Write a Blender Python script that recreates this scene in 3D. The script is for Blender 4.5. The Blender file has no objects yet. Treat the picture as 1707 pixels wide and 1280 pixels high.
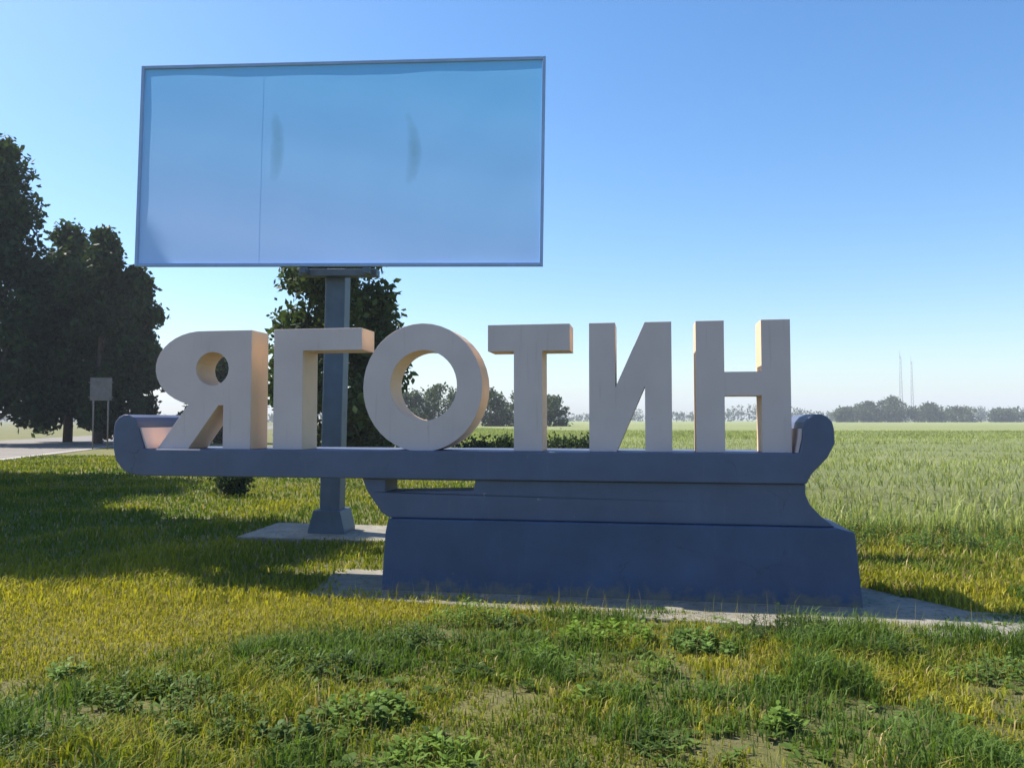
import bpy, bmesh, math, random
import numpy as np
from mathutils import Vector, Matrix
from mathutils.geometry import tessellate_polygon

R = math.radians
scene = bpy.context.scene
COL = scene.collection

# ------------------------------------------------------------------ camera, sky, sun, exposure
CAM_H = 1.8
cam_data = bpy.data.cameras.new('camera')
cam = bpy.data.objects.new('camera', cam_data)
COL.objects.link(cam)
cam.location = (0, 0, CAM_H)
cam.rotation_euler = (R(90 + 2.59), 0, 0)
cam_data.sensor_width = 36
cam_data.lens = 28.0
cam_data.clip_start = 0.05
cam_data.clip_end = 6000
scene.camera = cam

SUN_AZ_X, SUN_AZ_Y = -1.0, 0.43          # where the sun stands, seen from above
SUN_EL = R(51)
world = bpy.data.worlds.new('World')
scene.world = world
world.use_nodes = True
wn, wl = world.node_tree.nodes, world.node_tree.links
bg = wn['Background']
sky = wn.new('ShaderNodeTexSky')
sky.sky_type = 'NISHITA'
sky.sun_disc = False
sky.sun_elevation = SUN_EL
sky.sun_rotation = math.atan2(SUN_AZ_X, SUN_AZ_Y)
sky.altitude = 0
sky.air_density = 1.0
sky.dust_density = 0.9
sky.ozone_density = 3.0
hs = wn.new('ShaderNodeHueSaturation')           # the phone camera's colour rendering of the whole sky
hs.inputs['Saturation'].default_value = 1.28
wl.new(sky.outputs[0], hs.inputs['Color'])
wl.new(hs.outputs[0], bg.inputs[0])
bg.inputs[1].default_value = 0.10

sun_data = bpy.data.lights.new('sun', 'SUN')
sun_data.energy = 4.6
sun_data.angle = R(0.53)
sun_data.color = (1.0, 0.93, 0.82)
sun = bpy.data.objects.new('sun', sun_data)
COL.objects.link(sun)
h = math.hypot(SUN_AZ_X, SUN_AZ_Y)
sdir = Vector((SUN_AZ_X / h * math.cos(SUN_EL), SUN_AZ_Y / h * math.cos(SUN_EL), math.sin(SUN_EL)))
sun.rotation_euler = sdir.to_track_quat('Z', 'Y').to_euler()
sun.location = sdir * 60

vs = scene.view_settings
vs.view_transform = 'Standard'
vs.look = 'None'
vs.exposure = 1.08
vs.gamma = 1.0
vs.use_curve_mapping = False
scene.cycles.max_bounces = 6
scene.cycles.transparent_max_bounces = 6

rng = np.random.default_rng(7)
random.seed(7)

# ------------------------------------------------------------------ helpers
def tag(o, label=None, category=None, group=None, kind=None):
    if label: o['label'] = label
    if category: o['category'] = category
    if group: o['group'] = group
    if kind: o['kind'] = kind
    return o

def empty(name, loc=(0, 0, 0), rz=0):
    o = bpy.data.objects.new(name, None)
    o.empty_display_size = 0.2
    COL.objects.link(o)
    o.location = loc
    o.rotation_euler = (0, 0, rz)
    return o

def link(name, me, mat=None, parent=None, loc=None, rz=None, smooth=False):
    o = bpy.data.objects.new(name, me)
    COL.objects.link(o)
    if mat is not None and not me.materials:
        me.materials.append(mat)
    if parent is not None:
        o.parent = parent
    if loc is not None:
        o.location = loc
    if rz is not None:
        o.rotation_euler = (0, 0, rz)
    if smooth:
        me.polygons.foreach_set('use_smooth', np.ones(len(me.polygons), bool))
    return o

def bm_mesh(name, bm):
    me = bpy.data.meshes.new(name)
    bm.normal_update()
    bm.to_mesh(me)
    bm.free()
    return me

def bevel(o, w=0.008, seg=2, ang=35):
    m = o.modifiers.new('bevel', 'BEVEL')
    m.width = w
    m.segments = seg
    m.limit_method = 'ANGLE'
    m.angle_limit = R(ang)
    return o

def add_box(bm, x0, x1, y0, y1, z0, z1):
    v = [bm.verts.new(p) for p in ((x0, y0, z0), (x1, y0, z0), (x1, y1, z0), (x0, y1, z0),
                                   (x0, y0, z1), (x1, y0, z1), (x1, y1, z1), (x0, y1, z1))]
    for f in ((3, 2, 1, 0), (4, 5, 6, 7), (0, 1, 5, 4), (1, 2, 6, 5), (2, 3, 7, 6), (3, 0, 4, 7)):
        bm.faces.new([v[i] for i in f])

def box(name, dims, mat, parent, bev=0.006, **kw):
    bm = bmesh.new()
    add_box(bm, *dims)
    o = link(name, bm_mesh(name, bm), mat, parent, **kw)
    if bev: bevel(o, bev)
    return o

def prism_mesh(name, loops, y0, y1, caps='fb'):
    """outline (first loop) with holes in the local x-z plane, extruded along y"""
    bm = bmesh.new()
    pts = [[Vector((x, 0, z)) for x, z in lp] for lp in loops]
    flat = [p for lp in pts for p in lp]
    tris = tessellate_polygon([[Vector((p.x, p.z, 0)) for p in lp] for lp in pts])
    fr = [bm.verts.new((p.x, y0, p.z)) for p in flat]
    bk = [bm.verts.new((p.x, y1, p.z)) for p in flat]
    for t in tris:
        try:
            if 'f' in caps: bm.faces.new([fr[i] for i in t])
            if 'b' in caps: bm.faces.new([bk[i] for i in reversed(t)])
        except ValueError:
            pass
    k = 0
    for lp in pts:
        n = len(lp)
        for i in range(n):
            a, b = k + i, k + (i + 1) % n
            bm.faces.new((fr[a], fr[b], bk[b], bk[a]))
        k += n
    for v in [v for v in bm.verts if not v.link_faces]:
        bm.verts.remove(v)
    bmesh.ops.recalc_face_normals(bm, faces=bm.faces[:])
    return bm_mesh(name, bm)

def prism(name, loops, y0, y1, mat, parent, bev=0.006, caps='fb', ang=35):
    o = link(name, prism_mesh(name, loops, y0, y1, caps), mat, parent)
    if bev: bevel(o, bev, ang=ang)
    return o

def tube(bm, pts, radii, n=8, cap=True):
    rings = []
    for i, p in enumerate(pts):
        p = Vector(p)
        d = (Vector(pts[min(i + 1, len(pts) - 1)]) - Vector(pts[max(i - 1, 0)])).normalized()
        a = d.orthogonal().normalized() if i == 0 else (rings_a - d * rings_a.dot(d)).normalized()
        rings_a = a
        b = d.cross(a)
        rings.append([bm.verts.new(p + (a * math.cos(2 * math.pi * k / n) + b * math.sin(2 * math.pi * k / n)) * radii[i])
                      for k in range(n)])
    for r0, r1 in zip(rings, rings[1:]):
        for k in range(n):
            f = bm.faces.new((r0[k], r0[(k + 1) % n], r1[(k + 1) % n], r1[k]))
            f.smooth = True
    if cap:
        bm.faces.new(list(reversed(rings[0])))
        bm.faces.new(rings[-1])

def np_mesh(name, verts, faces_tri=None, quads=None, color=None):
    """fast mesh from numpy arrays; colour is per vertex"""
    me = bpy.data.meshes.new(name)
    f = quads if quads is not None else faces_tri
    k = f.shape[1]
    me.vertices.add(len(verts))
    me.vertices.foreach_set('co', verts.astype(np.float32).ravel())
    me.loops.add(f.size)
    me.loops.foreach_set('vertex_index', f.astype(np.int32).ravel())
    me.polygons.add(len(f))
    me.polygons.foreach_set('loop_start', np.arange(0, f.size, k, dtype=np.int32))
    if color is not None:
        a = me.color_attributes.new('tint', 'FLOAT_COLOR', 'POINT')
        c = np.ones((len(verts), 4), np.float32)
        c[:, :3] = color
        a.data.foreach_set('color', c.ravel())
    me.update()
    me.validate()
    return me

_perm = np.random.default_rng(3).random((256, 256))
def vnoise(x, y, s):
    x = np.asarray(x) / s; y = np.asarray(y) / s
    xi = np.floor(x).astype(int); yi = np.floor(y).astype(int)
    fx = x - xi; fy = y - yi
    fx = fx * fx * (3 - 2 * fx); fy = fy * fy * (3 - 2 * fy)
    g = lambda i, j: _perm[i % 256, j % 256]
    return (g(xi, yi) * (1 - fx) * (1 - fy) + g(xi + 1, yi) * fx * (1 - fy)
            + g(xi, yi + 1) * (1 - fx) * fy + g(xi + 1, yi + 1) * fx * fy)

def fbm(x, y, s):
    return (vnoise(x, y, s) * .55 + vnoise(x + 31, y + 17, s * .45) * .3 + vnoise(x + 7, y + 53, s * .2) * .15)

# ------------------------------------------------------------------ materials
def new_mat(name):
    m = bpy.data.materials.new(name)
    m.use_nodes = True
    nt = m.node_tree
    return m, nt, nt.nodes['Principled BSDF']

def noise_node(nt, scale, detail=5, rough=.6, coord='Object', vec=None):
    n = nt.nodes.new('ShaderNodeTexNoise')
    n.inputs['Scale'].default_value = scale
    n.inputs['Detail'].default_value = detail
    n.inputs['Roughness'].default_value = rough
    if vec is None:
        tc = nt.nodes.new('ShaderNodeTexCoord')
        vec = tc.outputs[coord]
    nt.links.new(vec, n.inputs['Vector'])
    return n

def ramp(nt, src, stops):
    r = nt.nodes.new('ShaderNodeValToRGB')
    el = r.color_ramp.elements
    while len(el) > 1: el.remove(el[-1])
    el[0].position, el[0].color = stops[0][0], (*stops[0][1], 1)
    for p, c in stops[1:]:
        e = el.new(p); e.color = (*c, 1)
    nt.links.new(src, r.inputs[0])
    return r

def bump(nt, src, bsdf, strength, dist=0.01):
    b = nt.nodes.new('ShaderNodeBump')
    b.inputs['Strength'].default_value = strength
    b.inputs['Distance'].default_value = dist
    nt.links.new(src, b.inputs['Height'])
    nt.links.new(b.outputs[0], bsdf.inputs['Normal'])
    return b

def mix(nt, fac, a, b, mode='MIX'):
    m = nt.nodes.new('ShaderNodeMix')
    m.data_type = 'RGBA'
    m.blend_type = mode
    for sock, val in ((m.inputs['Factor'], fac), (m.inputs['A'], a), (m.inputs['B'], b)):
        if hasattr(val, 'links'): nt.links.new(val, sock)
        elif isinstance(val, tuple): sock.default_value = (*val, 1)
        else: sock.default_value = val
    return m.outputs['Result']

def painted(name, base, var=.25, rough=.6, chip=None, chip_amt=.62, bump_s=.15, scale=3.0, streak=None, mud=None, crack=None, run=(14, .6, .78)):
    m, nt, b = new_mat(name)
    n1 = noise_node(nt, scale, 6)
    lo = tuple(c * (1 - var) for c in base); hi = tuple(min(1, c * (1 + var)) for c in base)
    col = ramp(nt, n1.outputs[0], [(.3, lo), (.7, hi)]).outputs[0]
    tc = nt.nodes.new('ShaderNodeTexCoord')
    if streak:                                    # run marks left by rain
        mp = nt.nodes.new('ShaderNodeMapping'); mp.inputs['Scale'].default_value = (run[0], run[0], .8)
        nt.links.new(tc.outputs['Object'], mp.inputs[0])
        n4 = noise_node(nt, 1.6, 7, .65, vec=mp.outputs[0])
        k = ramp(nt, n4.outputs[0], [(run[1], (0, 0, 0)), (run[2], (.7, .7, .7))])
        col = mix(nt, k.outputs[0], col, streak)
    if mud:                                       # soil splashed up from the ground, up to a ragged line
        sp = nt.nodes.new('ShaderNodeSeparateXYZ'); nt.links.new(tc.outputs['Object'], sp.inputs[0])
        n5 = noise_node(nt, 7, 8, .7)
        ad = nt.nodes.new('ShaderNodeMath'); ad.operation = 'MULTIPLY_ADD'
        nt.links.new(n5.outputs[0], ad.inputs[0]); ad.inputs[1].default_value = .55
        nt.links.new(sp.outputs['Z'], ad.inputs[2])
        k = ramp(nt, ad.outputs[0], [(.26, (.8, .8, .8)), (.40, (0, 0, 0))])
        col = mix(nt, k.outputs[0], col, mud)
    if chip:
        n2 = noise_node(nt, scale * 5, 8, .7)
        k = ramp(nt, n2.outputs[0], [(chip_amt, (0, 0, 0)), (chip_amt + .05, (1, 1, 1))])
        col = mix(nt, k.outputs[0], col, chip)
    if crack:                                     # hairline cracks, broken up by noise
        nw = noise_node(nt, 2.2, 5, .6)
        va = nt.nodes.new('ShaderNodeVectorMath'); va.operation = 'MULTIPLY_ADD'
        nt.links.new(nw.outputs['Color'], va.inputs[0]); va.inputs[1].default_value = (.5, .5, .5)
        nt.links.new(tc.outputs['Object'], va.inputs[2])
        vo = nt.nodes.new('ShaderNodeTexVoronoi'); vo.feature = 'DISTANCE_TO_EDGE'; vo.inputs['Scale'].default_value = 1.1
        nt.links.new(va.outputs[0], vo.inputs['Vector'])
        k1 = ramp(nt, vo.outputs['Distance'], [(.0, (1, 1, 1)), (.008, (0, 0, 0))])
        k2 = ramp(nt, noise_node(nt, 1.3, 4).outputs[0], [(.52, (0, 0, 0)), (.68, (.8, .8, .8))])
        kk = mix(nt, 1.0, k1.outputs[0], k2.outputs[0], 'MULTIPLY')
        col = mix(nt, kk, col, crack)
    nt.links.new(col, b.inputs['Base Color'])
    b.inputs['Roughness'].default_value = rough
    n3 = noise_node(nt, 60, 5)
    bump(nt, n3.outputs[0], b, bump_s, .004)
    return m

def leafy(name, rough=.55, trans=.35, sat=1.0):
    """foliage lit through: colour from the vertex tint"""
    m, nt, b = new_mat(name)
    at = nt.nodes.new('ShaderNodeAttribute'); at.attribute_name = 'tint'
    nt.links.new(at.outputs['Color'], b.inputs['Base Color'])
    b.inputs['Roughness'].default_value = rough
    b.inputs['Specular IOR Level'].default_value = .12
    tr = nt.nodes.new('ShaderNodeBsdfTranslucent')
    tc = mix(nt, 1.0, at.outputs['Color'], (1.25, 1.3, .55), 'MULTIPLY')
    nt.links.new(tc, tr.inputs['Color'])
    ms = nt.nodes.new('ShaderNodeMixShader')
    ms.inputs[0].default_value = trans
    nt.links.new(b.outputs[0], ms.inputs[1]); nt.links.new(tr.outputs[0], ms.inputs[2])
    nt.links.new(ms.outputs[0], nt.nodes['Material Output'].inputs['Surface'])
    return m

M = {}
M['leaf'] = leafy('leaf', trans=.25)
M['grass'] = leafy('grass_blade', trans=.35)
M['letter_face'] = painted('letter_face', (.575, .455, .445), .07, .6, chip=(.36, .29, .27), chip_amt=.68, streak=(.40, .31, .29), scale=1.6)
M['letter_side'] = painted('letter_side', (.66, .48, .32), .08, .65, chip=(.36, .23, .14), chip_amt=.68, streak=(.44, .31, .20), scale=1.6)
M['blue'] = painted('blue_paint', (.074, .094, .165), .16, .55, chip=(.19, .20, .21), chip_amt=.665, streak=(.12, .135, .17), scale=1.8, crack=(.03, .035, .05), bump_s=.3)
M['blue_low'] = painted('blue_paint_plinth', (.038, .068, .145), .20, .55, chip=(.15, .16, .17), chip_amt=.66, streak=(.075, .10, .15), scale=1.8, mud=(.17, .145, .105), crack=(.02, .025, .04), bump_s=.3)
M['steel'] = painted('steel_paint', (.07, .10, .14), .18, .5, chip=(.14, .08, .05), chip_amt=.70, streak=(.06, .07, .08))
M['frame'] = painted('frame_paint', (.26, .38, .60), .08, .6, streak=(.20, .28, .42))
M['galv'] = painted('galvanised_metal', (.34, .36, .39), .12, .45)
M['dark_metal'] = painted('dull_metal', (.16, .15, .15), .2, .6)
M['concrete'] = painted('concrete', (.205, .19, .155), .28, .9, chip=(.11, .10, .075), chip_amt=.55, bump_s=.6, crack=(.06, .055, .045))
M['bark'] = painted('bark', (.10, .075, .055), .35, .9, bump_s=.8, scale=6)

def ground_mat():
    m, nt, b = new_mat('ground')
    n1 = noise_node(nt, .35, 8, .65)
    n2 = noise_node(nt, 4.0, 8, .7)
    c1 = ramp(nt, n1.outputs[0], [(.35, (.085, .105, .018)), (.6, (.17, .16, .03))]).outputs[0]
    c2 = ramp(nt, n2.outputs[0], [(.40, (.050, .042, .024)), (.60, (.115, .098, .050))]).outputs[0]
    f = ramp(nt, n2.outputs[0], [(.45, (.2, .2, .2)), (.6, (.6, .6, .6))]).outputs[0]
    nt.links.new(mix(nt, f, c1, c2), b.inputs['Base Color'])
    b.inputs['Roughness'].default_value = .95
    n3 = noise_node(nt, 14, 8, .7)
    bump(nt, n3.outputs[0], b, .9, .05)
    return m
M['ground'] = ground_mat()

def asphalt_mat():
    m, nt, b = new_mat('asphalt')
    n1 = noise_node(nt, .5, 8, .6)
    nt.links.new(ramp(nt, n1.outputs[0], [(.3, (.135, .12, .105)), (.7, (.19, .17, .15))]).outputs[0], b.inputs['Base Color'])
    b.inputs['Roughness'].default_value = .85
    n3 = noise_node(nt, 60, 4); bump(nt, n3.outputs[0], b, .4, .01)
    return m
M['asphalt'] = asphalt_mat()

def field_mat():
    m, nt, b = new_mat('crop_field')
    tc = nt.nodes.new('ShaderNodeTexCoord')
    mp = nt.nodes.new('ShaderNodeMapping'); mp.inputs['Scale'].default_value = (.25, 1, 1)
    nt.links.new(tc.outputs['Object'], mp.inputs[0])
    n1 = noise_node(nt, .06, 8, .6, vec=mp.outputs[0])
    n2 = noise_node(nt, 3, 8, .75)
    c = ramp(nt, n1.outputs[0], [(.35, (.18, .215, .07)), (.65, (.25, .27, .095))]).outputs[0]
    c = mix(nt, .5, c, ramp(nt, n2.outputs[0], [(.3, (.6, .6, .6)), (.7, (1.3, 1.3, 1.3))]).outputs[0], 'MULTIPLY')
    nt.links.new(c, b.inputs['Base Color'])
    b.inputs['Roughness'].default_value = .9
    bump(nt, n2.outputs[0], b, 1.0, .3)
    return m
M['field'] = field_mat()

def vinyl_mat():
    m, nt, b = new_mat('billboard_vinyl')
    L = nt.links.new
    tc = nt.nodes.new('ShaderNodeTexCoord')
    sp = nt.nodes.new('ShaderNodeSeparateXYZ')
    L(tc.outputs['Object'], sp.inputs[0])
    n1 = noise_node(nt, .55, 5, .6)
    def math_(op, x, y, z=None):
        q = nt.nodes.new('ShaderNodeMath'); q.operation = op
        for i_, v in enumerate((x, y, z)):
            if v is None: continue
            if hasattr(v, 'links'): L(v, q.inputs[i_])
            else: q.inputs[i_].default_value = v
        return q.outputs[0]
    h_ = math_('MULTIPLY_ADD', math_('SUBTRACT', sp.outputs['Z'], 4.2), .32, 0.0)       # 0 at the bottom, 1 at the top
    a_ = math_('MULTIPLY_ADD', n1.outputs[0], .40, math_('MULTIPLY_ADD', sp.outputs['X'], .05, math_('SUBTRACT', h_, .2)))
    # plain sky-blue vinyl with a lighting gradient painted in, paler at the foot
    c = ramp(nt, a_, [(.05, (.40, .60, .96)), (.42, (.31, .58, .95)), (1.0, (.20, .52, .90))]).outputs[0]
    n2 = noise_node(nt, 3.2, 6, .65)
    for cx, cz, bend in ((-.94, 6.0, .10), (1.22, 5.9, .16)):                           # two curved darker marks in the vinyl colour
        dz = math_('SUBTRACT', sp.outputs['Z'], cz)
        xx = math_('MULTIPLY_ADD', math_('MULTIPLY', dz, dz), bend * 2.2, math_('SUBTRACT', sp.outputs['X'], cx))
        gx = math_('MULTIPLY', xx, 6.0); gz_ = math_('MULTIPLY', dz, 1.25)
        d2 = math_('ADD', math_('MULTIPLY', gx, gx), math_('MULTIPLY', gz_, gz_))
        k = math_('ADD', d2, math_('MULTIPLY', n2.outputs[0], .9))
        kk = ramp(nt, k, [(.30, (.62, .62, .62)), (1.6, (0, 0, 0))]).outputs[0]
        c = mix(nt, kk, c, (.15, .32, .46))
    L(c, b.inputs['Base Color'])
    b.inputs['Roughness'].default_value = .38
    tr = nt.nodes.new('ShaderNodeBsdfTranslucent')       # thin cloth: the sun behind shines through
    L(c, tr.inputs[0])
    ms = nt.nodes.new('ShaderNodeMixShader'); ms.inputs[0].default_value = .40
    L(b.outputs[0], ms.inputs[1]); L(tr.outputs[0], ms.inputs[2])
    L(ms.outputs[0], nt.nodes['Material Output'].inputs['Surface'])
    n3 = noise_node(nt, 1.3, 4); bump(nt, n3.outputs[0], b, .35, .05)
    return m
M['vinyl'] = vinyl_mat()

# ------------------------------------------------------------------ setting: ground, road, field
def ground_z(x, y):
    return (fbm(x, y, 3.0) - .5) * .12 * np.clip((np.hypot(x, y)) / 8, .5, 1)

def grid_sheet(name, xs, ys, zf, mat):
    X, Y = np.meshgrid(xs, ys)
    V = np.stack([X, Y, zf(X, Y)], -1).reshape(-1, 3)
    n = len(xs)
    i, j = np.meshgrid(np.arange(n - 1), np.arange(len(ys) - 1))
    a = (j * n + i).ravel()
    Q = np.stack([a, a + 1, a + n + 1, a + n], -1)
    return link(name, np_mesh(name, V, quads=Q), mat, smooth=True)

def graded(lo, hi, fine, n):
    t = np.linspace(0, 1, n)
    s = fine + (hi - fine) * t ** 3
    return s
xs = np.concatenate([-graded(0, 1800, 12, 40)[::-1], np.linspace(-11.9, 11.9, 120), graded(0, 1800, 12, 40)])
ys = np.concatenate([np.linspace(-40, -1, 12), np.linspace(0, 26, 130), graded(0, 3000, 26.2, 50)])
SIGN_O = (0, 8.256); SIGN_A = R(9.66)
PAD_F = lambda x: 7.70 - .285 * x
def PAD_B(x): return np.interp(x, [-2.1, 3.7, 4.3, 7.5], [9.7, 8.75, 7.55, 6.45])
def flat_mask(x, y):
    return np.clip(1 - np.maximum.reduce([PAD_F(x) - y, y - PAD_B(x), -2.1 - x, x - 7.5, np.zeros_like(x)]) / .8, 0, 1)
def gz(x, y):
    x = np.asarray(x, float); y = np.asarray(y, float)
    z = ground_z(x, y)
    k = flat_mask(x, y)
    k2 = np.clip(1 - np.maximum(np.abs(x + 2.6) - 1.6, np.abs(y - 12.4) - 1.0) / .8, 0, 1)
    k = np.maximum(k, k2)
    far = np.clip((np.hypot(x, y) - 20) / 10, 0, 1)
    return z * (1 - k) * (1 - far) - .02 * k
ground = grid_sheet('ground', xs, ys, gz, M['ground'])
tag(ground, kind='structure')

# concrete apron the monument stands on
bm = bmesh.new()
A = [(-2.1, PAD_F(-2.1)), (1.4, PAD_F(1.4) - .05), (4.2, PAD_F(4.2) + .04), (7.5, PAD_F(7.5)), (7.5, PAD_B(7.5)), (4.3, PAD_B(4.3)), (3.7, PAD_B(3.7)), (1.5, PAD_B(1.5) + .04), (-2.1, PAD_B(-2.1))]
lo = [bm.verts.new((x, y, -.1)) for x, y in A]; hi = [bm.verts.new((x, y, .015)) for x, y in A]
bm.faces.new(hi)
for i in range(len(A)):
    j = (i + 1) % len(A); bm.faces.new((lo[i], lo[j], hi[j], hi[i]))
apron = link('pavement', bm_mesh('pavement', bm), M['concrete'])
bevel(apron, .015)
tag(apron, kind='structure')

def strip(name, pts, mat, z):
    bm = bmesh.new()
    vv = [[bm.verts.new((p[0], p[1], z)) for p in pr] for pr in pts]
    for a, b in zip(vv, vv[1:]):
        bm.faces.new((a[0], a[1], b[1], b[0]))
    o = link(name, bm_mesh(name, bm), mat)
    return tag(o, kind='structure')
strip('road', [((-30.5, 10), (-13.5, 6)), ((-38, 34), (-22.2, 34)), ((-43.5, 64), (-28.5, 62)), ((-58, 150), (-46, 150)), ((-90, 340), (-80, 340))], M['asphalt'], .02)

strip('road_marking', [((-22.72, 34), (-22.57, 34)), ((-29.02, 62), (-28.87, 62)), ((-46.6, 150), (-46.4, 150))], painted('road_paint', (.62, .62, .6), .1, .7), .026)

# crop field on the right, standing 0.7 m high, to the horizon
def field_edge(x):
    return 12.6 - .10 * (x - 5) + 1.2 * (vnoise(x, x * 0 + 3, 4.0) - .5)
fx = np.concatenate([np.linspace(-6, 40, 90), graded(0, 1500, 40.5, 30)])
ft = np.concatenate([np.linspace(0, 30, 60), graded(0, 2400, 30.5, 40)])
X, T = np.meshgrid(fx, ft)
Y = np.maximum(field_edge(X), 10) + np.maximum(0, (4 - X)) * 3 + T
Z = .66 * np.clip(T / 2.2, 0, 1) + (fbm(X, Y, 2.5) - .5) * .16 * np.clip(T / 3, 0, 1) * np.clip(1.5 - T / 60, 0, 1) - .03
n = len(fx)
i, j = np.meshgrid(np.arange(n - 1), np.arange(len(ft) - 1)); a = (j * n + i).ravel()
field = link('field', np_mesh('field', np.stack([X, Y, Z], -1).reshape(-1, 3), quads=np.stack([a, a + 1, a + n + 1, a + n], -1)), M['field'], smooth=True)
tag(field, kind='structure')

# ------------------------------------------------------------------ the monument
mon = empty('town_sign', (SIGN_O[0], SIGN_O[1], 0.015), -SIGN_A)
tag(mon, 'big grey letters on a blue boat-shaped base with raised ends', 'sign')

# plinth, body, platform
prism('plinth', [[(-1.40, 0), (3.40, 0), (3.34, .70), (3.18, .745), (-1.33, .745), (-1.36, .60)]], 0.0, 1.05, M['blue_low'], mon, .012)
body_out = [(-1.33, .75), (3.17, .75), (3.04, .85), (2.94, .96), (2.90, 1.06), (2.90, 1.16), (-1.64, 1.16), (-1.58, 1.02), (-1.42, .80)]
slot = [(-1.38, 1.02), (-0.42, 1.05), (-0.40, 1.15), (-1.38, 1.15)]
prism('body', [body_out, slot], 0.05, .48, M['blue'], mon, .01)
def arc(cx, cz, r, a0, a1, n=7):
    return [(cx + r * math.cos(R(a0 + (a1 - a0) * i / n)), cz + r * math.sin(R(a0 + (a1 - a0) * i / n))) for i in range(n + 1)]
plat = [(-4.19, 1.163), (2.90, 1.163)] + [(2.95, 1.26), (3.10, 1.42), (3.17, 1.56)] + arc(3.02, 1.70, .145, 0, 180) + [(2.87, 1.60), (2.84, 1.46)] + \
       [(-4.19, 1.46), (-4.24, 1.60)] + arc(-4.42, 1.70, .15, 0, 180) + [(-4.58, 1.50), (-4.54, 1.33), (-4.44, 1.22), (-4.33, 1.175)]
prism('platform', [plat], 0.0, 1.0, M['blue'], mon, .012)

for side, u0, um, ut in ((-1, -4.186, -4.236, -4.268), (1, 2.836, 2.866, 2.874)):
    d_ = .02 if side < 0 else -.02
    prism('end_lining', [[(u0, 1.464), (um, 1.60), (ut, 1.70), (ut + d_, 1.70), (um + d_, 1.60), (u0 + d_, 1.464)]], .03, .97, M['letter_face'], mon, 0)

# letters
ZB, ZT = 1.461, 2.79
def rect(x0, x1, z0, z1): return [(x0, z0), (x1, z0), (x1, z1), (x0, z1)]
def ell(cx, cz, rx, rz, n=40, a0=0, a1=360, end=False):
    return [(cx + rx * math.cos(R(a0 + (a1 - a0) * i / n)), cz + rz * math.sin(R(a0 + (a1 - a0) * i / n))) for i in range(n + (1 if end else 0))]
ya_out = [(-2.97, ZB), (-2.97, ZT), (-3.52, ZT)] + ell(-3.58, 2.37, .56, .42, 16, 95, 255, True) + [(-4.10, ZB), (-3.72, ZB), (-3.36, 1.95), (-3.30, 1.95), (-3.30, ZB)]
ya_in = ell(-3.44, 2.36, .20, .19, 20)
letters = [
    ('Я', [ya_out, ya_in]),
    ('Г', [[(-2.70, ZB), (-2.36, ZB), (-2.36, 2.55), (-1.68, 2.55), (-1.68, ZT), (-2.70, ZT)]]),
    ('О', [ell(-1.0, 2.135, .66, .69), ell(-.985, 2.155, .37, .38)]),
    ('Т', [[(.00, ZB), (.30, ZB), (.30, 2.51), (.59, 2.51), (.59, ZT), (-.28, ZT), (-.28, 2.51), (.00, 2.51)]]),
    ('И', [[(.79, ZB), (1.07, ZB), (1.36, 2.13), (1.36, ZB), (1.63, ZB), (1.63, ZT), (1.36, ZT), (1.06, 2.12), (1.06, ZT), (.79, ZT)]]),
    ('Н', [[(1.87, ZB), (2.15, ZB), (2.15, 2.03), (2.51, 2.03), (2.51, ZB), (2.79, ZB), (2.79, ZT), (2.51, ZT), (2.51, 2.27), (2.15, 2.27), (2.15, ZT), (1.87, ZT)]]),
]
for ch, loops in letters:
    o = prism('letter', loops, .124, .52, M['letter_side'], mon, .004)
    f = prism('face', loops, .112, .123, M['letter_face'], o, .003)

# ------------------------------------------------------------------ billboard
BA = R(5)
bb = empty('billboard', (-2.79, 12.13, 0), -BA)
bb.rotation_euler = (0, R(.9), -BA)
tag(bb, 'large pale blue billboard on a single steel post behind the letters', 'billboard')
PX = -.10
post = box('post', (PX - .16, PX + .16, .365, .68, .3, 4.19), M['steel'], bb, .02)
pb = prism('post_base', [[(PX - .29, .0), (PX + .29, .0), (PX + .29, .10), (PX + .21, .40), (PX - .21, .40), (PX - .29, .10)]], .22, .82, M['steel'], bb, .01)
for sx in (-1, 1):
    bm = bmesh.new(); tube(bm, [(PX + sx * .25, .28, .09), (PX + sx * .25, .28, .15)], [.022, .022], 6)
    link('bolt', bm_mesh('bolt', bm), M['galv'], pb)
W, Z0, Z1 = 3.15, 4.20, 7.30
box('bearer', (-.62, .62, .16, .36, Z0 - .16, Z0 - .055), M['steel'], bb, .006)
for x in (-.5, .5):
    box('bracket', (x - .05, x + .05, -.01, .155, Z0 - .15, Z0 - .056), M['steel'], bb, .004)
for dims in ((-W, W, -.03, .035, Z0 - .05, Z0), (-W, W, -.03, .035, Z1, Z1 + .05), (-W - .05, -W - .002, -.032, .037, Z0 - .05, Z1 + .05), (W + .002, W + .05, -.032, .037, Z0 - .05, Z1 + .05)):
    box('frame', dims, M['frame'], bb, .006)
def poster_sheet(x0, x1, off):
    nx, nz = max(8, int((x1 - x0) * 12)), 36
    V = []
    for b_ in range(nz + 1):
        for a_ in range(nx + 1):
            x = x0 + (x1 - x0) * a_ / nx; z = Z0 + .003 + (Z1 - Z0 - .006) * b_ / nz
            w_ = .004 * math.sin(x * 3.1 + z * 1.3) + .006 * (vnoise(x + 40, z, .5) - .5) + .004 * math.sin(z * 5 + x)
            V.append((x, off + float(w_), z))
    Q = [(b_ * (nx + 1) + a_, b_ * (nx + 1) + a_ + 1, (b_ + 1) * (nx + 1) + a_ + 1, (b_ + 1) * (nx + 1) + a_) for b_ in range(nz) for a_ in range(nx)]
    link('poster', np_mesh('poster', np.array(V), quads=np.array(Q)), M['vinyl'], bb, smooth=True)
poster_sheet(-W + .003, -1.20, -.003)                  # two widths of vinyl, overlapping at a seam
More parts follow.
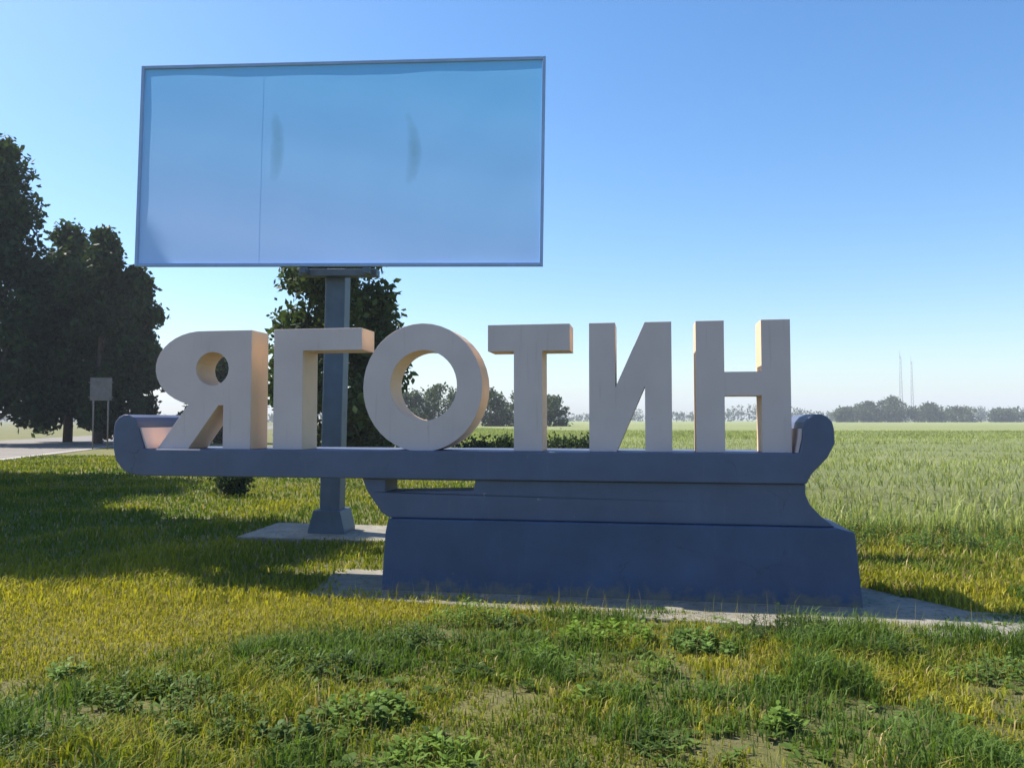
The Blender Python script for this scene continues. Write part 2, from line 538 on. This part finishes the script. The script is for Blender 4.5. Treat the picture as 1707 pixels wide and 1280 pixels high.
poster_sheet(-1.203, W - .003, -.0055)
fnd = box('foundation', (-1.30, 1.10, -.30, 1.35, -.1, .05), M['concrete'], bb, .02)

# ------------------------------------------------------------------ trees
def leaf_cloud(clumps, n, size, cols, seed, sun_side=None):
    g = np.random.default_rng(seed)
    cl = np.array(clumps)                      # cx cy cz rx ry rz
    w = (cl[:, 3] * cl[:, 4] * cl[:, 5]) ** .75
    idx = g.choice(len(cl), n, p=w / w.sum())
    d = g.normal(size=(n, 3)); d /= np.linalg.norm(d, axis=1)[:, None]
    r = g.random(n) ** .45
    P = cl[idx, :3] + d * r[:, None] * cl[idx, 3:6]
    P += g.normal(size=(n, 3)) * (.10 + .12 * cl[idx, 3:4])
    s = size * (.6 + .8 * g.random(n))
    a = g.normal(size=(n, 3)); a /= np.linalg.norm(a, axis=1)[:, None]
    b = np.cross(a, g.normal(size=(n, 3))); b /= np.linalg.norm(b, axis=1)[:, None]
    V = np.stack([P - a * s[:, None], P + b * s[:, None] * .55, P + a * s[:, None], P - b * s[:, None] * .55], 1).reshape(-1, 3)
    Q = np.arange(n * 4).reshape(-1, 4)
    c0, c1 = np.array(cols[0]), np.array(cols[1])
    t = (g.random(n) * .6 + .4 * g.random(len(cl))[idx])[:, None]
    C = np.repeat(c0 * (1 - t) + c1 * t, 4, axis=0)
    return V, Q, C

def make_tree(name, loc, height, radius, seed, label, group=None, crown_base=.2, shape='round', n=9000, leaf=.22,
              cols=((.022, .040, .014), (.055, .085, .024)), lean=0, clump_n=None):
    g = random.Random(seed)
    t = empty(name, (loc[0], loc[1], loc[2] if len(loc) > 2 else -.03))
    tag(t, label, 'tree', group)
    clumps = []
    zb = height * crown_base
    nclump = clump_n or max(18, int(height * 4.2))
    for k in range(nclump):
        f = (k + .5) / nclump
        z = zb + (height - zb) * f
        if shape == 'round': prof = math.sin(math.pi * min(1, .18 + .80 * f)) ** .7
        elif shape == 'poplar': prof = (math.sin(math.pi * min(1, .25 + .72 * f)) ** .6)
        else: prof = max(.12, 1.0 - f) ** .8 * min(1, .55 + f * 3)
        a = g.random() * 6.28; rr = radius * prof * (.12 + .72 * g.random() ** .7)
        cr = radius * (.20 + .20 * g.random()) * (.55 + .45 * prof)
        clumps.append((math.cos(a) * rr + lean * z, math.sin(a) * rr, min(z, height - cr * .7), cr, cr, cr * (.75 + .4 * g.random())))
    V, Q, C = leaf_cloud(clumps, n, leaf, cols, seed)
    link('crown', np_mesh('crown', V, quads=Q, color=C), M['leaf'], t)
    bm = bmesh.new()
    r0 = max(.06, height * .022)
    pts = [(lean * z + .05 * g.uniform(-1, 1) * (z > 0), .05 * g.uniform(-1, 1) * (z > 0), z) for z in np.linspace(0, height * .85, 7)]
    tube(bm, pts, list(np.linspace(r0, r0 * .2, 7)), 8)
    for c in clumps[::max(1, len(clumps) // 10)]:
        z0 = max(zb * .8, c[2] - .25 * height * g.random() - .4)
        tube(bm, [(lean * z0, 0, z0), (c[0] * .55 + .1 * g.uniform(-1, 1), c[1] * .55, (z0 + c[2]) / 2 + .15), (c[0], c[1], c[2])], [r0 * .4, r0 * .25, r0 * .08], 5)
    link('trunk', bm_mesh('trunk', bm), M['bark'], t)
    return t

DK = ((.018, .034, .014), (.050, .080, .026))
MID = ((.03, .055, .018), (.085, .115, .035))
# beyond the road, left edge
make_tree('roadside_tree', (-38.9, 59), 22.8, 4.7, 11, 'tallest dark tree, cut by the left picture edge', 'trees along the road', .07, 'poplar', 26000, .24, DK)
make_tree('roadside_tree', (-36.2, 65), 17.6, 4.6, 12, 'dark tree right of the tallest tree, second from the left edge', 'trees along the road', .10, 'round', 22000, .24, DK)
make_tree('roadside_tree', (-31.4, 60.5), 16.4, 3.5, 13, 'dark tree with a rounded top, left of the billboard', 'trees along the road', .08, 'round', 20000, .23, DK)
make_tree('roadside_tree', (-28.5, 60), 13.4, 2.3, 14, 'dark tree just left of the first letter', 'trees along the road', .05, 'round', 15000, .22, DK)
make_tree('roadside_tree', (-22.6, 62), 6.8, 2.7, 15, 'low dark tree seen through the ring of the first letter', 'trees along the road', .03, 'round', 9000, .22, DK)
# on the near verge, trunks outside the picture, shading the lawn
make_tree('verge_tree', (-23.5, 25.5), 18.5, 5.0, 21, 'tall verge tree outside the left edge, farther back', 'verge trees', .12, 'round', 26000, .32, DK)
make_tree('verge_tree', (-17.2, 16.5), 18.2, 4.2, 22, 'verge tree outside the left edge that shades the lawn', 'verge trees', .12, 'poplar', 42000, .32, DK)
# behind the billboard post
make_tree('lone_tree', (-6.75, 31), 10.4, 2.8, 31, 'dark green tree standing behind the billboard post', None, .03, 'poplar', 26000, .15, MID)

# far trees between and behind the letters, and along the horizon
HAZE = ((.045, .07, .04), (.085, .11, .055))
far = [(-19.5, 150, 7.2, 3.6, 'rounded far tree seen low inside the letter O, on the left'),
       (-14.0, 152, 8.6, 4.2, 'taller far tree seen low inside the letter O, on the right'),
       (-4.2, 150, 7.6, 3.4, 'far tree between the letter O and the stem of T'),
       (2.0, 148, 7.0, 3.6, 'far tree just left of the stem of T'),
       (7.2, 151, 6.2, 3.2, 'far tree just right of the stem of T'),
       (176, 420, 8.5, 7.0, 'lowest left tree of the far row beside the masts'),
       (189, 424, 11.5, 8.0, 'far tree left of the highest one on the right horizon'),
       (203, 425, 14.0, 9.0, 'highest far tree, beside the masts on the right horizon'),
       (219, 420, 10.5, 9.0, 'far tree right of the highest one on the right horizon'),
       (240, 428, 8.5, 10.0, 'broad low far tree on the right horizon'),
       (266, 430, 8.0, 10.0, 'low far tree on the right horizon nearest the picture edge')]
for k, (x, y, hh, rr, lab) in enumerate(far):
    make_tree('far_tree', (x, y), hh, rr * (1.3 if y < 200 else 1.15), 50 + k, lab, 'far trees beyond the field', .03, 'round', 3500, .30 if y < 200 else .6, HAZE)

# a far wood along the horizon: one mass
cl = []
g = random.Random(5)
for k in range(420):
    x = -420 + 2.9 * k + g.uniform(-2, 2)
    y = 640 + 40 * math.sin(k * .05) + g.uniform(-12, 12)
    hh = (5.0 + 5 * vnoise(k, 0, 9.0)) * (1.35 if x > 120 else 1) + g.uniform(0, 1.5)
    cl.append((x, y, hh * .5, 3.4, 3.4, hh * .55))
V, Q, C = leaf_cloud(cl, 30000, .9, HAZE, 91)
tag(link('distant_wood', np_mesh('distant_wood', V, quads=Q, color=C), M['leaf']), 'low wood along the horizon', 'wood', kind='stuff')

# shrub on the lawn, under the beam as seen from here
def shrub(name, loc, r, hh, seed, label, cols, n=2600, leaf=.05):
    g = random.Random(seed)
    t = empty(name, (loc[0], loc[1], float(gz(loc[0], loc[1]))))
    tag(t, label, 'shrub')
    cl = []
    for k in range(12):
        a = g.random() * 6.28; q = r * .6 * math.sqrt(g.random())
        cl.append((math.cos(a) * q, math.sin(a) * q, hh * g.uniform(.3, .8), r * .42, r * .42, hh * .28))
    V, Q, C = leaf_cloud(cl, n, leaf, cols, seed)
    V[:, 2] = np.maximum(V[:, 2], .02)
    link('foliage', np_mesh('foliage', V, quads=Q, color=C), M['leaf'], t)
    bm = bmesh.new()
    for c in cl[:7]:
        tube(bm, [(0, 0, -.02), (c[0] * .5, c[1] * .5, c[2] * .5), (c[0], c[1], c[2])], [.016, .011, .004], 5)
    link('stem', bm_mesh('stem', bm), M['bark'], t)
    return t
shrub('round_shrub', (-6.6, 19), .36, .62, 61, 'small dark round shrub on the lawn below the beam', DK)

def hedge():
    t = empty('low_hedge', (0.6, 31, -.02)); tag(t, 'low dark hedge just above the beam behind the letters O and T', 'hedge')
    g = random.Random(8)
    cl = [(-2.6 + 5.4 * k / 21 + g.uniform(-.1, .1), g.uniform(-.3, .3), g.uniform(.45, .8), .42, .42, .42) for k in range(22)]
    V, Q, C = leaf_cloud(cl, 9000, .07, DK, 77); V[:, 2] = np.maximum(V[:, 2], .02)
    link('foliage', np_mesh('foliage', V, quads=Q, color=C), M['leaf'], t)
    bm = bmesh.new()
    tube(bm, [(0, 0, -.05), (.03, .01, .45)], [.03, .012], 5)
    me = bm_mesh('stem', bm); me.materials.append(M['bark'])
    for c in cl: link('stem', me, None, t, loc=(c[0], c[1], 0))
hedge()

# masts on the right horizon
def mast(x, y, hh, w, label):
    t = empty('radio_mast', (x, y, 0)); tag(t, label, 'mast', 'masts on the right horizon')
    for sx, sy in ((-1, -1), (1, -1), (0, 1)):
        bm = bmesh.new(); tube(bm, [(sx * w, sy * w, 0), (sx * w * .5, sy * w * .5, hh)], [.16, .12], 5)
        link('leg', bm_mesh('leg', bm), M['galv'], t)
    bm = bmesh.new()
    for k in range(14):
        z0, z1 = hh * k / 14, hh * (k + 1) / 14
        f0, f1 = w * (1 - .5 * k / 14), w * (1 - .5 * (k + 1) / 14)
        C3 = [(-1, -1), (1, -1), (0, 1)]
        for a in range(3):
            p, q = C3[a], C3[(a + 1) % 3]
            tube(bm, [(p[0] * f0, p[1] * f0, z0), (q[0] * f1, q[1] * f1, z1)], [.07, .07], 4, False)
    link('bracing', bm_mesh('bracing', bm), M['galv'], t)
    bm = bmesh.new(); tube(bm, [(0, 0, hh - 1), (0, 0, hh + 4)], [.12, .06], 5); link('antenna', bm_mesh('antenna', bm), M['galv'], t)
mast(244, 500, 42, 1.0, 'thin radio mast on the right horizon, the left one of two')
mast(262, 522, 40, .9, 'thin radio mast on the right horizon, the right one of two')

# road sign seen from behind, across the road
rs = empty('road_sign', (-25.3, 49, 0), R(12))
tag(rs, 'grey back of a road sign on posts before the dark trees', 'road sign')
for sx in (-.42, .42):
    bm = bmesh.new(); tube(bm, [(sx, .05, -.1), (sx, .05, 4.35)], [.045, .045], 8); link('post', bm_mesh('post', bm), M['dark_metal'], rs)
pl = box('plate', (-.62, .62, -.012, .0, 3.0, 4.4), M['dark_metal'], rs, .003)
for z in (3.2, 4.1): box('brace', (-.7, .7, -.05, -.014, z - .03, z + .03), M['dark_metal'], pl, .002)

# ------------------------------------------------------------------ grass, weeds, crop
def blades(P, hgt, wid, lean, col, seed):
    """five-vertex blades, three triangles each"""
    g = np.random.default_rng(seed)
    n = len(P)
    a = g.random(n) * 2 * np.pi
    dx, dy = np.cos(a), np.sin(a)
    b = a + np.pi / 2 + g.normal(size=n) * .5
    lx, ly = np.cos(b) * lean * hgt, np.sin(b) * lean * hgt
    w = wid * .5
    z = P[:, 2]
    v0 = np.stack([P[:, 0] - dx * w, P[:, 1] - dy * w, z - .01], 1)
    v1 = np.stack([P[:, 0] + dx * w, P[:, 1] + dy * w, z - .01], 1)
    mx, my = P[:, 0] + lx * .3, P[:, 1] + ly * .3
    zm = z + hgt * .6
    v2 = np.stack([mx - dx * w * .8, my - dy * w * .8, zm], 1)
    v3 = np.stack([mx + dx * w * .8, my + dy * w * .8, zm], 1)
    v4 = np.stack([P[:, 0] + lx, P[:, 1] + ly, z + hgt * (1 - .35 * lean)], 1)
    V = np.stack([v0, v1, v2, v3, v4], 1).reshape(-1, 3)
    k = np.arange(n)[:, None] * 5
    F = np.concatenate([k + [0, 1, 3], k + [0, 3, 2], k + [2, 3, 4]], 1).reshape(-1, 3)
    return V, F, np.repeat(col, 5, axis=0)

def scatter(n, y0, y1, seed, wedge=.70, power=1.0, xmin=None, xmax=None):
    """random ground points over the strip y0..y1, wide enough for the view and a step to the side"""
    g = np.random.default_rng(seed)
    y = y0 + (y1 - y0) * g.random(n) ** power
    hw = wedge * y + 1.9
    x = (g.random(n) * 2 - 1) * hw
    if xmin is not None: x = xmin(y) + (hw - xmin(y)) * g.random(n)
    return x, y

def on_pad(x, y, grow=0):
    ragged = .5 * (fbm(x * 2, y * 2, 1.0) - .42)
    f = PAD_F(x) + .18 + ragged + grow
    return (y > f) & (y < PAD_B(x) - .15 + ragged) & (x > -1.95 + ragged) & ((x < 3.9) | (fbm(x * 1.3, y * 1.3, .8) > .46))
def in_sign(x, y):
    c, s_ = math.cos(SIGN_A), math.sin(SIGN_A)
    u = (x - SIGN_O[0]) * c - (y - SIGN_O[1]) * s_; v = (x - SIGN_O[0]) * s_ + (y - SIGN_O[1]) * c
    return (u > -1.45) & (u < 3.45) & (v > -.03) & (v < 1.1)
def on_slab(x, y):
    r_ = .18 * (vnoise(x * 4, y * 4, 1.0) - .5)
    return (np.abs(x + 2.84) < 1.12 + r_) & (np.abs(y - 12.62) < .72 + r_)
def on_road(x, y):
    e = np.interp(y, [6, 34, 62, 150], [-13.5, -22.2, -28.5, -46]); f = np.interp(y, [10, 34, 64, 150], [-30.5, -38, -43.5, -58])
    return (x < e) & (x > f)
GREEN = np.array([.090, .140, .014]); YEL = np.array([.33, .30, .026]); DRY = np.array([.34, .27, .12]); DEEP = np.array([.042, .072, .014]); PALE = np.array([.255, .295, .095])

def tint(x, y, seed, yel, dry):
    g = np.random.default_rng(seed)
    n = len(x)
    p = np.clip(fbm(x, y, 1.6) * 1.6 - .3 + yel + g.normal(size=n) * .16, 0, 1)[:, None]
    c = GREEN * (1 - p) + YEL * p
    d = (g.random(n) < dry)[:, None]
    c = np.where(d, DRY * (.7 + .5 * g.random(n))[:, None], c)
    return c * (.75 + .5 * g.random(n))[:, None]

def grass_object(name, parts, label):
    V = []; F = []; C = []; k = 0
    for v, f, c in parts:
        V.append(v); F.append(f + k); C.append(c); k += len(v)
    o = link(name, np_mesh(name, np.concatenate(V), faces_tri=np.concatenate(F), color=np.concatenate(C)), M['grass'])
    return tag(o, label, 'grass', kind='stuff')

def keep(x, y, *masks):
    m = np.ones(len(x), bool)
    for k in masks: m &= ~k
    return x[m], y[m]

# near, weedy bank in front of the apron
x, y = scatter(240000, 3.1, 9.0, 101, .74, .9)
x, y = keep(x, y, on_pad(x, y), in_sign(x, y), rng.random(len(x)) < np.clip((y - 7.6 - .5 * fbm(x, y, 1.0)) / 1.2, 0, 1))
dens = fbm(x, y, .55)
lawnish = np.clip((y - 6.2 - .45 * (x + 1.2)) / 1.2, 0, 1)      # the even sunny lawn on the left
m = rng.random(len(x)) < np.clip(.20 + 3.4 * (dens - .31) + .7 * lawnish, .10, 1)
x, y, lawnish = x[m], y[m], lawnish[m]
tall = np.clip((7.0 - y + .25 * x) / 2.2, 0, 1) * .6 + .4
hgt = (.04 + .30 * np.clip(fbm(x + 9, y, .7) - .25, 0, 1) ** 1.3 * tall * (1 - .75 * lawnish)) * (.5 + rng.random(len(x)))
col = tint(x, y, 102, -.30 + .74 * lawnish + .5 * (fbm(x + 70, y, 1.1) - .45), .10)
dk = (fbm(x + 200, y + 40, .62) > .56) & (lawnish < .5)            # lush darker tufts
col = np.where(dk[:, None], (DEEP * 1.5 + GREEN * .25) * (.7 + .6 * rng.random(len(x)))[:, None], col)
hgt = np.where(dk, hgt * 1.55, hgt)
near = blades(np.stack([x, y, gz(x, y)], 1), hgt, .006 + .005 * rng.random(len(x)), .35 + .5 * rng.random(len(x)), col, 103)
# sunny lawn on the left and behind
x, y = scatter(190000, 7.5, 40, 104, .72, 1.7)
x, y = keep(x, y, on_pad(x, y), in_sign(x, y), on_slab(x, y), on_road(x, y), (x > 4.3) & (y > 10), (x > 0) & (y > 17), rng.random(len(x)) > np.clip((y - 7.4 - .5 * fbm(x, y, 1.0)) / 1.2, 0, 1))
hgt = (.05 + .10 * fbm(x, y, 1.5)) * (.6 + .8 * rng.random(len(x)))
col = tint(x, y, 105, np.clip(.40 - .15 * (y - 8), -.28, .40), .05)
lawn = blades(np.stack([x, y, gz(x, y)], 1), hgt, (.006 + .0011 * y) * (.7 + .6 * rng.random(len(x))), .3 + .4 * rng.random(len(x)), col, 106)
# rough verge on the right, up to the crop
x, y = scatter(52000, 8.2, 19, 107, .74, 1.1, xmin=lambda y: 3.0 + 0 * y)
x, y = keep(x, y, on_pad(x, y), in_sign(x, y))
hgt = (.10 + .36 * np.clip((y - 9) / 6, 0.1, 1) * fbm(x, y, 1.2)) * (.5 + rng.random(len(x)))
col = tint(x, y, 108, .0, .20)
verge = blades(np.stack([x, y, gz(x, y)], 1), hgt, .010 + .010 * rng.random(len(x)), .25 + .4 * rng.random(len(x)), col, 109)
grass_object('grass', [near, lawn, verge], 'yellow-green grass of the lawn and verges')

# green crop, ears and all, over the nearest strip of the field
n = 150000
fxr = -5 + 75 * rng.random(n) ** 1.2; t_ = 75 * rng.random(n) ** 1.9
fy = np.maximum(field_edge(fxr), 10) + np.maximum(0, 4 - fxr) * 3 + t_
m = np.abs(fxr) < fy * .74 + 1
fxr, fy, t_ = fxr[m], fy[m], t_[m]
base = .42 * np.clip(t_ / 2.2, 0, 1)
cc = (PALE * (1 - .0) * (.7 + .55 * rng.random(len(fxr)))[:, None])
pp = fbm(fxr * .4, fy, 3.0)[:, None]
cc = cc * (.7 + .6 * pp) + np.where(rng.random(len(fxr))[:, None] < .12, .06, 0)
hc = (.30 + .12 * rng.random(len(fxr))) * (.8 + .4 * fbm(fxr, fy, 4.0))
crop = blades(np.stack([fxr, fy, base], 1), hc, (.010 + .0008 * fy), .15 + .35 * rng.random(len(fxr)), cc, 112)
tag(grass_object('crop', [crop], 'pale green standing crop in the field'), category='crop')

# broad-leaved weeds in the near bank
def rosettes(n, seed):
    g = np.random.default_rng(seed)
    x, y = scatter(n, 3.3, 8.2, seed, .72, .85)
    x, y = keep(x, y, on_pad(x, y, -.1), in_sign(x, y))
    m = (fbm(x + 50, y + 20, 1.0) > .42) & ((y - 6.0 - .45 * (x + 1.2)) < .35 * g.random(len(x)))
    x, y = x[m], y[m]
    V = []; F = []; C = []; k = 0
    for px, py in zip(x, y):
        z = float(gz(px, py)); nl = g.integers(6, 13); L0 = g.uniform(.035, .105)
        c0 = DEEP * g.uniform(.9, 1.8) + GREEN * g.uniform(0, .5)
        upr = g.uniform(.25, 1.1)
        for q in range(nl):
            a = g.random() * 6.28; L = L0 * g.uniform(.7, 1.2); w = L * g.uniform(.14, .24)
            ca, sa = math.cos(a), math.sin(a)
            for t, ww in ((0, .15), (.35, .9), (.7, .9), (1.0, .08)):
                zz = z + L * upr * (t * 1.2 - .75 * t * t) + .01
                ox, oy = px + ca * L * t, py + sa * L * t
                V.append((ox - sa * w * ww, oy + ca * w * ww, zz)); V.append((ox + sa * w * ww, oy - ca * w * ww, zz + .004))
                C.append(c0); C.append(c0)
            for r_ in range(3):
                F.append((k + 2 * r_, k + 2 * r_ + 1, k + 2 * r_ + 3)); F.append((k + 2 * r_, k + 2 * r_ + 3, k + 2 * r_ + 2))
            k += 8
    return np.array(V), np.array(F), np.array(C)
def upright(spots, seed):
    """leafy stalks in clumps"""
    g = np.random.default_rng(seed)
    V = []; F = []; C = []; k = 0
    def leaf(p, a, L, w, rise, c):
        nonlocal k
        ca, sa = math.cos(a), math.sin(a)
        for t, ww in ((0, .2), (.4, 1), (.75, .7), (1.0, .06)):
            zz = p[2] + L * (rise * t - .55 * t * t)
            ox, oy = p[0] + ca * L * t, p[1] + sa * L * t
            V.append((ox - sa * w * ww, oy + ca * w * ww, zz)); V.append((ox + sa * w * ww, oy - ca * w * ww, zz)); C.append(c); C.append(c)
        for r_ in range(3):
            F.append((k + 2 * r_, k + 2 * r_ + 1, k + 2 * r_ + 3)); F.append((k + 2 * r_, k + 2 * r_ + 3, k + 2 * r_ + 2))
        k += 8
    for cx, cy, rad, cnt, hh in spots:
        sp = g.random(); lw = (.010, .016, .007)[int(g.integers(0, 3))]; mx_ = g.uniform(0, 1.2)
        for _ in range(int(cnt * 1.5)):
            a = g.random() * 6.28; q = rad * math.sqrt(g.random())
            x, y = cx + q * math.cos(a), cy + q * math.sin(a) * .7
            if bool(in_sign(np.array([x]), np.array([y]))[0]): continue
            z = float(gz(x, y)); H_ = hh * g.uniform(.5, 1.1) * (1 - .5 * q / max(rad, .01))
            c0 = (DEEP * g.uniform(.8, 1.3) + GREEN * mx_ * g.uniform(.6, 1.1)) * (1, 1, 1 + .8 * sp)
            tx, ty = g.normal() * .12 * H_, g.normal() * .12 * H_
            leaf((x, y, z - .01), g.random() * 6.28, .02, .003, 1, c0)
            nl = int(6 + H_ * 26)
            for q_ in range(nl):
                f = (q_ + .6) / nl
                leaf((x + tx * f, y + ty * f, z + H_ * f), q_ * 2.4 + g.random(), (.085 - .045 * f) * g.uniform(.6, 1.3), lw * g.uniform(.7, 1.3), g.uniform(.5, 1.2), c0 * g.uniform(.8, 1.25))
            # stalk
            for e in range(3):
                b_ = 2.1 * e
                V.append((x + .003 * math.cos(b_), y + .003 * math.sin(b_), z - .01)); C.append(c0)
            for e in range(3):
                b_ = 2.1 * e
                V.append((x + tx + .0015 * math.cos(b_), y + ty + .0015 * math.sin(b_), z + H_)); C.append(c0)
            for e in range(3):
                f_ = (e + 1) % 3
                F.append((k + e, k + f_, k + 3 + f_)); F.append((k + e, k + 3 + f_, k + 3 + e))
            k += 6
    return np.array(V), np.array(F), np.array(C)
gq = np.random.default_rng(140)
spots = [(2.3, 6.72, .42, 46, .30), (-.35, 7.15, .45, 40, .24), (.75, 6.55, .40, 34, .22), (-.75, 6.35, .35, 26, .22), (1.5, 6.35, .3, 20, .18),
         (-2.35, 5.2, .45, 40, .22), (-1.75, 4.75, .4, 34, .2), (-2.5, 4.4, .4, 30, .18), (-.9, 4.9, .35, 24, .16), (-1.5, 5.7, .35, 24, .2), (2.9, 6.2, .35, 24, .2), (3.6, 5.7, .4, 22, .2), (-.4, 4.3, .3, 18, .14)]
for _ in range(46):
    yy = gq.uniform(3.7, 7.2); xx = gq.uniform(-.72, .72) * yy
    if yy > PAD_F(xx) - .15 or (xx < -1.2 and yy > 6.0): continue
    spots.append((xx, yy, gq.uniform(.1, .3), int(gq.integers(4, 14)), gq.uniform(.08, .2)))
for _ in range(60):                                    # taller weeds between verge and crop on the right
    xx = gq.uniform(3.8, 11); yy = float(field_edge(np.array([xx]))[0]) - gq.uniform(.1, 1.6)
    spots.append((xx, yy, gq.uniform(.15, .45), int(gq.integers(5, 14)), gq.uniform(.25, .55)))
def culms(n, seed):
    """thin dry flower stalks with a small seed head"""
    g = np.random.default_rng(seed)
    x, y = scatter(n, 3.3, 8.6, seed, .72, .9)
    x, y = keep(x, y, on_pad(x, y), in_sign(x, y))
    m = fbm(x + 11, y + 80, .9) > .46
    x, y = x[m], y[m]
    z = gz(x, y); H_ = g.uniform(.12, .34, len(x))
    c = np.where(g.random(len(x))[:, None] < .5, DRY, (GREEN + YEL) * .5) * g.uniform(.7, 1.1, len(x))[:, None]
    v1 = blades(np.stack([x, y, z], 1), H_, np.full(len(x), .0028), .12 + .25 * g.random(len(x)), c, seed + 1)
    return [v1]
grass_object('weeds', culms(5200, 150) + [rosettes(900, 120), rosettes(500, 121), upright(spots, 141)], 'dark broad-leaved weeds in the near bank')

# ------------------------------------------------------------------ air
bm = bmesh.new(); add_box(bm, -1700, 1700, -60, 2300, -1.2, 60)
hz, nt, b = new_mat('haze')
nt.nodes.remove(b)
pv = nt.nodes.new('ShaderNodeVolumePrincipled')
pv.inputs['Color'].default_value = (.86, .92, 1, 1)
pv.inputs['Density'].default_value = .0005
pv.inputs['Anisotropy'].default_value = .0
nt.links.new(pv.outputs[0], nt.nodes['Material Output'].inputs['Volume'])
tag(link('haze', bm_mesh('haze', bm), hz), 'thin pale summer haze', 'haze', kind='stuff')
